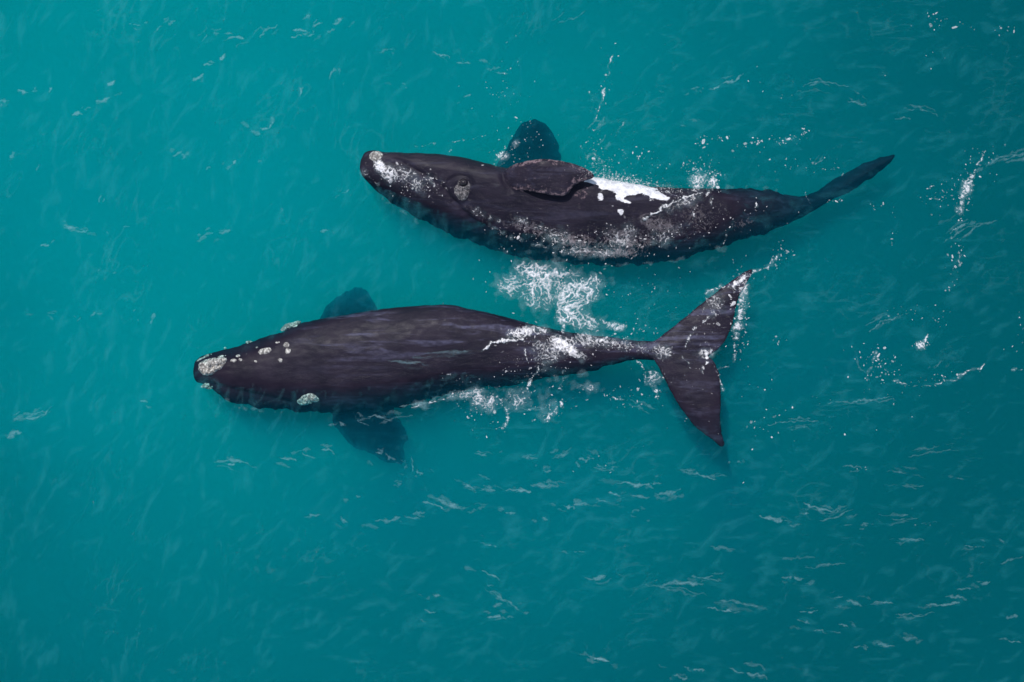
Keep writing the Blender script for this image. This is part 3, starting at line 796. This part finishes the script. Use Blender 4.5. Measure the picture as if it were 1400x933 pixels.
# ------------------------------------------------------------------ ripple crests: glints and thin foam painted as short pale streaks
def streaks(label, items, seed):
    """items: (points px, half width px): ragged painted glints and thin foam along wave crests, with fainter scraps beside them"""
    r = np.random.default_rng(seed)
    V = []; F = []; C = []; d = 0.0165; o = 0
    todo = []
    for pts, w in items:
        if r.random() < 0.10 and w < 1.8: continue
        todo.append((pts, w * r.uniform(0.5, 0.85), r.uniform(0.35, 1.0)))
        for _ in range(int(r.integers(1, 4))):                 # scraps
            a = np.array(pts, float); c = a.mean(0)
            q = c + (a - c) * r.uniform(0.3, 0.9) + r.normal(0, 1, 2) * np.array([14, 5]) + r.normal(0, 1.5, a.shape)
            todo.append((q.tolist(), w * r.uniform(0.5, 1.2), r.uniform(0.12, 0.45)))
    for k, (pts, w, tone) in enumerate(todo):
        p = np.stack(PX(*chaikin(pts, 2, False).T), 1)
        m = 4 * w * S + 0.14
        lo = p.min(0) - m; hi = p.max(0) + m
        X, Y = np.meshgrid(np.arange(lo[0], hi[0], d), np.arange(lo[1], hi[1], d))
        sd = seed * 7 + k % 9
        X2 = X + 0.055 * perlin(X * 4, Y * 4, sd) + 0.03 * perlin(X * 11, Y * 11, sd + 1); Y2 = Y + 0.055 * perlin(X * 4, Y * 4, sd + 2) + 0.03 * perlin(X * 11, Y * 11, sd + 3)
        q, al = seg_dist(X2, Y2, p)
        wv = w * 1.25 * S * (0.25 + 1.1 * np.sin(np.pi * np.clip(al, 0.02, 0.98)) ** 0.7 * (0.75 + 0.9 * perlin(al * 4 + k, al * 0 + k * 1.7, sd + 4)))
        Fd = np.exp(-(q / np.maximum(wv, 0.006)) ** 2) - 0.38 + 0.30 * perlin(X * 5, Y * 9, sd + 5) + 0.16 * perlin(X * 17, Y * 24, sd + 6)
        Fd = np.where(q < 3.0 * np.maximum(wv, 0.01), Fd, -1)
        v2, f, faces = field_mesh(Fd, lo[0], lo[1], d)
        if not faces: continue
        V.append(np.column_stack([v2, base_z(v2) + 0.004 + 0.012 * np.clip(f / 0.4, 0, 1)])); C.append(np.clip(f / 0.55, 0, 1) * tone)
        F += [[o + t for t in q2] for q2 in faces]; o += len(v2)
    ob = mesh_ob("ripple_streak", np.vstack(V), F, M_FLECK)
    attr(ob.data, "cover", np.concatenate(C))
    tag(ob, label, "ripples", None, "stuff")

def at3(pts, ox, oy, k=2.9167): return [(ox + a / k, oy + b / k) for a, b in pts]
TL = [([(510, 92), (540, 96), (560, 104)], 1.4), ([(675, 100), (690, 86), (700, 80)], 2.4), ([(890, 132), (930, 136)], 2.2), ([(895, 165), (925, 148), (980, 155)], 1.8), ([(1035, 150), (1060, 122), (1105, 105)], 2.0),
      ([(1140, 105), (1180, 110)], 1.6), ([(1175, 124), (1220, 124)], 2.0), ([(1160, 150), (1200, 143)], 2.2), ([(1225, 142), (1255, 133)], 1.8), ([(1250, 110), (1265, 92), (1280, 86)], 2.2), ([(1300, 140), (1335, 115)], 1.6),
      ([(1335, 95), (1365, 72)], 2.6), ([(875, 240), (895, 212)], 3.2), ([(808, 260), (850, 252)], 2.4), ([(775, 322), (795, 312), (810, 295)], 3.0), ([(485, 292), (560, 290)], 1.6), ([(430, 345), (440, 330), (455, 320)], 3.2),
      ([(385, 405), (415, 400), (440, 390)], 3.2), ([(340, 440), (360, 430)], 1.8), ([(290, 455), (330, 452)], 2.4), ([(70, 365), (120, 367)], 2.2), ([(0, 404), (45, 403)], 1.8), ([(195, 372), (210, 350)], 1.8),
      ([(148, 685), (154, 655)], 2.2), ([(695, 628), (720, 605)], 2.4), ([(820, 678), (835, 664)], 2.4), ([(930, 655), (945, 632)], 2.2), ([(1030, 515), (1070, 520)], 2.2), ([(1068, 512), (1090, 490)], 1.5),
      ([(255, 900), (305, 915)], 2.0), ([(280, 918), (350, 925)], 1.6), ([(880, 928), (920, 922)], 1.8), ([(1280, 925), (1310, 922)], 1.8), ([(1360, 768), (1400, 766)], 1.4), ([(740, 725), (760, 735)], 1.6),
      ([(1315, 315), (1335, 275)], 1.4), ([(395, 810), (403, 780)], 1.4), ([(1190, 385), (1205, 350)], 1.2), ([(800, 165), (830, 135)], 1.2), ([(605, 132), (650, 102)], 1.0), ([(1120, 850), (1132, 835)], 1.4)]
streaks("pale ripple streaks on the bright water off the rolled whale's snout", [(at3(p, 0, 0), w) for p, w in TL], 31)
BM = [([(100, 302), (150, 296), (195, 288)], 3.0), ([(215, 280), (250, 285), (270, 295)], 2.4), ([(265, 268), (300, 262)], 2.2), ([(290, 224), (330, 235), (370, 252)], 2.0), ([(335, 208), (380, 230), (440, 258)], 3.0), ([(390, 240), (440, 240)], 2.4),
      ([(430, 255), (480, 242)], 1.8), ([(442, 150), (495, 175)], 1.6), ([(515, 173), (580, 178)], 1.8), ([(620, 176), (670, 172), (715, 178)], 2.4), ([(715, 160), (770, 163), (830, 155)], 2.6), ([(760, 142), (855, 144)], 1.8), ([(775, 165), (800, 160)], 2.4),
      ([(1060, 148), (1110, 154), (1190, 153)], 3.2), ([(1190, 150), (1245, 148)], 1.6), ([(1225, 190), (1270, 185), (1310, 172)], 2.6), ([(1125, 200), (1190, 205)], 3.0), ([(1030, 190), (1075, 198)], 2.0), ([(1330, 98), (1375, 98)], 3.2),
      ([(845, 236), (900, 252)], 1.6), ([(885, 234), (950, 234)], 2.0), ([(985, 224), (1020, 218)], 1.4), ([(620, 268), (655, 270)], 2.4), ([(690, 52), (745, 45)], 1.6), ([(630, 78), (662, 78)], 1.6), ([(770, 98), (798, 100)], 2.0),
      ([(495, 26), (535, 34)], 2.0), ([(910, 52), (945, 52)], 2.4), ([(940, 40), (970, 55)], 2.4), ([(960, 92), (1050, 95)], 1.6), ([(985, 75), (1015, 90)], 1.4), ([(930, 530), (970, 532), (1010, 518)], 2.6), ([(1020, 512), (1050, 514)], 1.6),
      ([(1175, 552), (1230, 565), (1300, 560), (1380, 590), (1420, 600)], 2.2), ([(1230, 556), (1290, 545), (1340, 550), (1380, 554)], 2.6), ([(1400, 525), (1440, 520)], 1.5), ([(535, 565), (600, 605), (680, 660)], 1.6), ([(525, 500), (600, 532)], 1.6),
      ([(565, 638), (605, 632)], 2.6), ([(545, 680), (600, 684)], 1.6), ([(670, 658), (710, 668)], 1.8), ([(320, 588), (360, 602)], 1.4), ([(290, 655), (340, 660)], 1.8), ([(950, 838), (1025, 862)], 2.0), ([(975, 850), (1025, 860)], 3.0), ([(890, 420), (935, 428)], 1.4),
      ([(1285, 912), (1340, 928)], 2.4), ([(800, 50), (830, 38), (870, 26)], 2.2), ([(1110, 278), (1140, 280)], 1.4), ([(545, 398), (580, 402)], 1.2), ([(760, 290), (780, 298)], 2.2), ([(270, 108), (285, 102)], 2.0), ([(180, 142), (205, 148)], 1.4)]
streaks("pale ripple streaks on the dark water below the two whales", [(at3(p, 480, 610), w) for p, w in BM], 32)
BR = [([(345, 282), (400, 290), (460, 302)], 1.8), ([(470, 315), (520, 312)], 3.2), ([(520, 232), (600, 255), (660, 262)], 2.0), ([(580, 295), (660, 285), (720, 250)], 2.2), ([(495, 270), (540, 274)], 1.6), ([(155, 405), (230, 412)], 2.6), ([(100, 524), (185, 538)], 2.0),
      ([(0, 545), (90, 552)], 2.6), ([(530, 485), (600, 478), (680, 465)], 2.2), ([(435, 525), (480, 522)], 1.6), ([(485, 526), (525, 530)], 1.8), ([(180, 614), (250, 622), (340, 640)], 2.8), ([(135, 645), (200, 656), (280, 660)], 1.6), ([(495, 692), (550, 704)], 2.8),
      ([(560, 735), (620, 745)], 1.6), ([(690, 622), (770, 635)], 2.0), ([(790, 626), (880, 626)], 1.8), ([(890, 672), (960, 676), (1040, 668)], 2.2), ([(1010, 638), (1060, 630), (1140, 630)], 2.2), ([(1080, 600), (1165, 605)], 2.0), ([(1130, 572), (1185, 570)], 2.0),
      ([(1225, 545), (1260, 543)], 2.2), ([(820, 795), (885, 798)], 2.2), ([(720, 798), (770, 806)], 1.8), ([(915, 770), (980, 765)], 3.0), ([(865, 374), (930, 370), (1000, 376)], 1.8), ([(865, 293), (990, 290)], 1.4), ([(1310, 465), (1350, 455), (1395, 440)], 2.0),
      ([(1335, 775), (1400, 780)], 1.6), ([(1330, 682), (1375, 680)], 1.4), ([(230, 888), (290, 908), (350, 912), (380, 928)], 2.6), ([(85, 890), (130, 895)], 1.4), ([(680, 75), (750, 88)], 1.6), ([(855, 100), (940, 114)], 1.4), ([(915, 160), (975, 170)], 1.8),
      ([(1020, 198), (1060, 196)], 1.6), ([(945, 45), (1040, 25), (1140, 15)], 1.8), ([(1120, 125), (1165, 135)], 1.6), ([(75, 112), (170, 132)], 1.4), ([(165, 115), (220, 116)], 1.6), ([(250, 62), (268, 72)], 2.4), ([(900, 275), (940, 268)], 1.5), ([(955, 240), (970, 222)], 1.5),
      ([(500, 660), (580, 662)], 1.3), ([(750, 310), (800, 305)], 1.4), ([(1160, 400), (1250, 403)], 1.2), ([(1290, 378), (1330, 388)], 1.3), ([(640, 600), (680, 602)], 1.2), ([(660, 710), (700, 720)], 1.4)]
streaks("pale ripple streaks on the darkest water beyond the lower fluke", [(at3(p, 920, 610), w) for p, w in BR], 33)
ML = [([(273, 28), (305, 36), (330, 42)], 2.2), ([(845, 82), (865, 70), (900, 58)], 2.6), ([(172, 115), (205, 113)], 1.8), ([(645, 440), (652, 405)], 1.8), ([(90, 862), (120, 835), (185, 820)], 2.0), ([(100, 855), (150, 845), (180, 825), (220, 802)], 1.5),
      ([(35, 932), (60, 910), (92, 902)], 3.0), ([(50, 832), (88, 818)], 1.8), ([(385, 412), (410, 404)], 1.8), ([(200, 400), (240, 404)], 1.4), ([(600, 772), (632, 780)], 1.8), ([(475, 228), (492, 224)], 1.6), ([(523, 32), (545, 30)], 1.4), ([(330, 430), (342, 415)], 1.3)]
G4 = [([(155, 460), (210, 456), (270, 460), (335, 488)], 2.2), ([(205, 466), (250, 470)], 2.0), ([(430, 445), (465, 450), (500, 455)], 2.4), ([(525, 425), (560, 438), (580, 442)], 1.6), ([(600, 408), (630, 412), (655, 424)], 2.4), ([(675, 302), (705, 312)], 1.8),
      ([(800, 276), (850, 275), (890, 290)], 1.8), ([(870, 295), (920, 275), (980, 265)], 2.0), ([(830, 428), (855, 434)], 1.8), ([(865, 428), (920, 456)], 1.8), ([(930, 235), (1000, 225), (1060, 212)], 1.8), ([(1060, 205), (1110, 190), (1170, 160)], 2.0), ([(755, 288), (800, 310)], 1.4),
      ([(885, 40), (960, 48), (1040, 54)], 1.8), ([(1000, 20), (1100, 8), (1200, 2), (1260, 0)], 1.6), ([(1195, 552), (1250, 578)], 1.8), ([(1270, 575), (1330, 580)], 1.6), ([(1245, 424), (1290, 432)], 1.6), ([(1010, 505), (1028, 510)], 1.8), ([(915, 542), (945, 550)], 1.6),
      ([(745, 600), (770, 610)], 1.6), ([(685, 695), (715, 714)], 1.5), ([(560, 682), (595, 686)], 1.6), ([(980, 440), (990, 500)], 0.8)]
streaks("pale ripple streaks beside the head and near flipper of the back up whale", [(at3(p, 0, 300, 3.11), w) for p, w in ML] + [(at3(p, 240, 480, 3.0435), w) for p, w in G4], 34)
TR = [([(145, 356), (190, 345), (240, 318), (285, 295)], 1.8), ([(510, 345), (560, 322), (610, 322), (650, 338), (700, 342)], 1.5), ([(920, 438), (990, 435), (1030, 448), (1065, 465)], 1.4), ([(885, 470), (930, 474)], 1.2), ([(65, 352), (105, 350)], 1.4), ([(70, 484), (95, 484)], 2.0),
      ([(1310, 640), (1350, 622), (1400, 615)], 2.2), ([(715, 360), (755, 374)], 1.2), ([(700, 400), (770, 420)], 1.1), ([(1210, 690), (1240, 665)], 1.4), ([(1120, 920), (1170, 895)], 2.0), ([(560, 660), (600, 630)], 1.1)]
TC = [([(270, 215), (310, 220), (340, 236)], 1.2), ([(360, 250), (420, 252)], 1.4), ([(85, 200), (105, 202)], 1.6), ([(800, 90), (850, 60), (885, 45)], 1.3), ([(830, 250), (880, 235), (940, 212)], 1.6), ([(880, 515), (910, 490), (930, 480)], 2.2), ([(925, 580), (950, 555), (960, 535)], 1.6), ([(1290, 350), (1330, 348)], 1.3),
      ([(1290, 480), (1325, 485)], 1.8), ([(1370, 356), (1400, 352)], 1.3), ([(140, 332), (160, 340)], 1.6), ([(390, 385), (420, 380)], 1.2), ([(1130, 92), (1200, 98)], 1.1), ([(510, 290), (570, 292)], 1.2)]
streaks("faint curved wake lines on the water beyond the tail flukes",
        [([(1185, 455), (1205, 440), (1240, 428)], 1.3), ([(1290, 332), (1320, 312), (1345, 303)], 1.6), ([(1300, 318), (1325, 303)], 1.3), ([(1168, 480), (1175, 500), (1184, 512)], 1.8),
         ([(1130, 322), (1160, 312), (1190, 314)], 1.3), ([(1130, 552), (1180, 548), (1220, 543)], 1.2), ([(1050, 582), (1085, 575), (1120, 577)], 1.4), ([(862, 547), (885, 552), (905, 566)], 1.6),
         ([(1345, 225), (1375, 214), (1399, 212)], 2.0), ([(1275, 505), (1290, 492)], 1.4), ([(705, 557), (735, 560)], 1.4)], 36)
foam("milky water washing along the flanks of both whales", mat=M_CHURN, churn=True,
     strokes=[([(545, 560), (600, 548), (660, 536), (730, 526), (810, 508)], 9, 0.62, 0.3), ([(985, 255), (1030, 256), (1065, 262)], 6, 0.58, 0.4), ([(690, 350), (760, 360), (840, 364), (920, 358), (1000, 336)], 6, 0.60, 0.5),
              ([(515, 262), (545, 290), (590, 310)], 5, 0.56, 0.5), ([(300, 545), (350, 562), (410, 566)], 5, 0.52, 0.5)],
     lace=0.2, seed=410, height=0.004)
streaks("pale ripple streaks on the water above the rolled whale", [(at3(p, 920, 0), w) for p, w in TR] + [(at3(p, 500, 0), w) for p, w in TC], 35)

# ------------------------------------------------------------------ faint veils of bubbles just under the surface
def veil():
    d = 0.07
    X, Y = np.meshgrid(np.arange(-24, 24, d), np.arange(-19, 19, d))
    px_ = X / S + 700; py_ = 466.5 - Y / S
    def aniso(rot, l, w, seed):
        c, s = math.cos(rot), math.sin(rot)
        wx = X + 0.25 * perlin(X * 0.8, Y * 0.8, seed + 8); wy = Y + 0.25 * perlin(X * 0.8, Y * 0.8, seed + 9)
        a = wx * c + wy * s; b = -wx * s + wy * c
        return perlin(a / l, b / w, seed) + 0.5 * perlin(a / l * 2.1, b / w * 2.1, seed + 1) + 0.35 * perlin(a / l * 4, b / w * 4, seed + 2)
    f1 = aniso(1.35, 1.1, 0.28, 600)        # the left: streaks run up the picture
    f2 = aniso(0.12, 0.9, 0.22, 620)        # lower right: streaks run across
    f3 = aniso(0.75, 0.8, 0.25, 640)
    k = smooth(430, 760, px_ + (py_ - 466) * 0.55)
    f = f1 * (1 - k) + f2 * k
    f = np.maximum(f, f3 * 0.9)
    Fd = f + 0.35 * fbm(X * 0.25, Y * 0.25, 660, 2) - 0.30
    v2, ff, faces = field_mesh(Fd, -24, -19, d)
    o = mesh_ob("bubble_veil", np.column_stack([v2, wave(v2[:, 0], v2[:, 1]) - 0.06]), faces, M_FILM)
    attr(o.data, "cover", np.clip(ff / 0.8, 0, 1) * smooth(23.5, 16, abs(v2[:, 0])) * smooth(18.5, 11, abs(v2[:, 1])))
    tag(o, "faint veils of fine bubbles drifting just under the water's surface", "bubbles", None, "stuff")
veil()

def ripple_net():
    """a fine net of tiny wave crests, their sky reflection painted as pale lines"""
    d = 0.042
    X, Y = np.meshgrid(np.arange(-22, 22, d), np.arange(-17, 17, d))
    px_ = X / S + 700; py_ = 466.5 - Y / S
    def ridge(rot, l, w, seed):
        c, s = math.cos(rot), math.sin(rot)
        wx = X + 0.10 * perlin(X * 0.9, Y * 0.9, seed + 8) + 0.035 * perlin(X * 3, Y * 3, seed + 6); wy = Y + 0.10 * perlin(X * 0.9, Y * 0.9, seed + 9) + 0.035 * perlin(X * 3, Y * 3, seed + 7)
        a = wx * c + wy * s; b = -wx * s + wy * c
        return 1 - np.abs(perlin(a / l, b / w, seed)) * 7.0
    k = smooth(430, 760, px_ + (py_ - 466) * 0.55)
    f = ridge(1.25, 1.3, 0.30, 700) * (1 - k) + ridge(0.10, 1.1, 0.24, 720) * k
    f = np.maximum(f, ridge(0.7, 0.8, 0.4, 740) - 0.2)
    dens = fbm(X * 0.45, Y * 0.45, 760, 3)
    Fd = f - 0.85 + 1.5 * dens + 0.35 * perlin(X * 2.2, Y * 2.2, 770)
    v2, ff, faces = field_mesh(Fd, -22, -17, d)
    wz = wave(v2[:, 0], v2[:, 1]); dry = skin_zs(v2) > wz - 0.03
    faces = [q for q in faces if not any(dry[k] for k in q)]
    o = mesh_ob("ripple_net", np.column_stack([v2, wz + 0.002]), faces, M_NET)
    attr(o.data, "cover", np.clip(ff / 0.7, 0, 1) * smooth(21.5, 15, abs(v2[:, 0])) * smooth(16.5, 10.5, abs(v2[:, 1])))
    tag(o, "net of tiny ripple crests all over the water's surface", "ripples", None, "stuff")
ripple_net()
